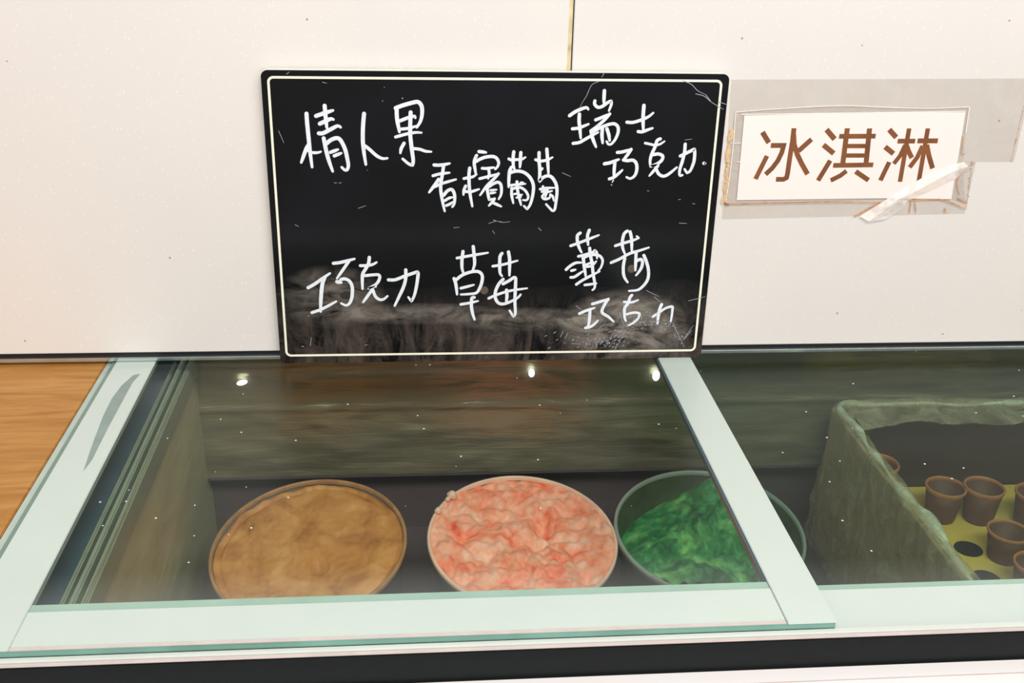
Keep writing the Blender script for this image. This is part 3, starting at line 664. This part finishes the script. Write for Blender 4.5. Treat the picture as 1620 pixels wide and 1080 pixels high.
GL = [[(z2((376, 278), (434, 374)), w), (z2((417, 492), (314, 700)), 7.0), (z2((452, 398), (567, 398), (551, 460), (515, 535), (466, 600), (404, 658)), 7.2),
       (z2((660, 243), (648, 350), (622, 510), (602, 650), (593, 688), (566, 702), (498, 702)), 7.2), (z2((818, 342), (700, 448)), 7.4), (z2((656, 290), (662, 390), (690, 480), (728, 560), (782, 656)), 7.2)],
      [(z2((952, 255), (1026, 342)), 7.6), (z2((924, 393), (1018, 470)), 7.4), (z2((986, 533), (876, 714)), 7.2), (z2((1066, 316), (1060 + 334, 314)), 7.0), (z2((1140, 243), (1096, 580)), 7.6),
       (z3((154, 402), (129, 655)), 7.6), (z2((1130, 403), (1310, 403)), 6.4), (z2((1115, 488), (1300, 488)), 6.4), (z2((1012, 577), (1372, 572)), 7.0), (z2((1132, 626), (1078, 668), (990, 712)), 7.0), (z3((59, 696), (147, 756)), 7.0)],
      [(z3((288, 410), (337, 464)), 7.4), (z3((260, 528), (318, 575)), 7.4), (z3((289, 632), (228, 758)), 7.2), (z3((346, 489), (466, 489)), 7.0), (z3((425, 402), (362, 767)), 6.8), (z3((398, 515), (362, 590), (320, 643)), 6.6),
       (z3((408, 520), (422, 560), (443, 604)), 7.0), (z3((482, 487), (621, 487)), 7.2), (z3((553, 402), (490, 767)), 6.8), (z3((517, 520), (480, 600), (428, 668)), 7.0), (z3((545, 515), (560, 590), (585, 675)), 7.2)]]
for g in GL:
    bm = bmesh.new()
    for i, (px, ww) in enumerate(g): stroke(bm, plane_pts(px, -.0018), ww * MPP * 1.1, -.00178 - .00001 * i, taper=0, capped=False, smooth=False)
    sp('printed_character', bm, M['ink'])
# twisted fold of tape across the lower right corner
bm = bmesh.new()
L_ = on_wall([(1524, 256), (1500, 262), (1470, 275), (1440, 292), (1415, 307), (1395, 320), (1360, 342)], -.0026)
C_ = on_wall([(1532, 263), (1506, 272), (1476, 288), (1448, 303), (1420, 316), (1405, 328), (1375, 350)], -.0045)
R_ = on_wall([(1541, 262), (1512, 283), (1485, 296), (1458, 308), (1436, 318), (1425, 332), (1400, 347)], -.0024)
rows = [[bm.verts.new(p) for p in r] for r in (L_, C_, R_)]
for a, b in zip(rows, rows[1:]):
    for k in range(len(a) - 1): bm.faces.new((a[k], a[k + 1], b[k + 1], b[k]))
sp('folded_tape', bm, M['fold'])
# old glue outlines
bm = bmesh.new()
def gl(px, w_, y=-.0021): stroke(bm, plane_pts(px, y), w_ * MPP, y, taper=.2, capped=False)
z5 = lambda *p: [(1120 + x / 3.24, 110 + y / 3.24) for x, y in p]
gl(z5((88, 690), (300, 686), (640, 680), (880, 682)), 1.2); gl(z5((750, 755), (820, 715), (890, 678)), 1.6); gl(z5((1030, 668), (1190, 665), (1240, 680), (1318, 712)), 1.5)
gl(z5((1042, 672), (1033, 735)), 1.3); gl(z5((1062, 672), (1066, 735)), 1.2); gl(z5((1365, 480), (1290, 545), (1278, 600), (1290, 640)), 1.1); gl(z5((1278, 660), (1325, 682)), 1.4)
gl(z5((86, 655), (92, 690), (110, 692)), 2.2); gl(z5((1212, 735), (1215, 712), (1224, 735)), 1.0); gl(z5((1300, 430), (1318, 432)), 1.0); gl(z5((1308, 340), (1304, 400), (1300, 430)), .9)
for t in range(26):
    k = t / 25; a = (1620 - 20 * k * 1.0, 168 + 86 * k); gl([a, (a[0] - .4, a[1] + random.uniform(.6, 2.2))], random.uniform(.8, 1.8), -.0006)
for t in range(30):
    k = t / 29; a = (1538 - 9 * k + random.uniform(-1, 1), 256 + 74 * k); gl([a, (a[0] - .3, a[1] + random.uniform(.6, 2.0))], random.uniform(.8, 1.8), -.0012)
sp('glue_line', bm, M['rust'])['kind'] = 'stuff'
bm = bmesh.new()
for t in range(60):
    k = t / 59; x = 1157 - 12 * k + random.uniform(-2.5, 2.5); y_ = 205 + 115 * k
    gl2 = [(x, y_), (x + random.uniform(-1.5, 1.5), y_ + random.uniform(2, 5))]; stroke(bm, plane_pts(gl2, -.0022), random.uniform(1.5, 5) * MPP, -.0022 - t * 1e-6, taper=.3)
gl = None
sp('pale_glue', bm, M['glue'])['kind'] = 'stuff'
# bright edges of the sleeve
bm = bmesh.new()
for px, w_ in (([(1164, 177), (1230, 172), (1330, 167), (1400, 169.5), (1470, 171), (1533, 169)], 1.1), ([(1164, 177), (1158, 250), (1148, 322)], 1.0), ([(1534, 169), (1528, 210)], 1.2), ([(1173, 181), (1527, 176)], 1.2), ([(1166, 256), (1180, 256)], 1.0), ([(1158, 227), (1172, 226)], .8)):
    stroke(bm, plane_pts(px, -.0019), w_ * MPP, -.0019, taper=0, capped=False)
sp('sleeve_edge', bm, plain('sleeve_edge', lin(250, 242, 236), .3))
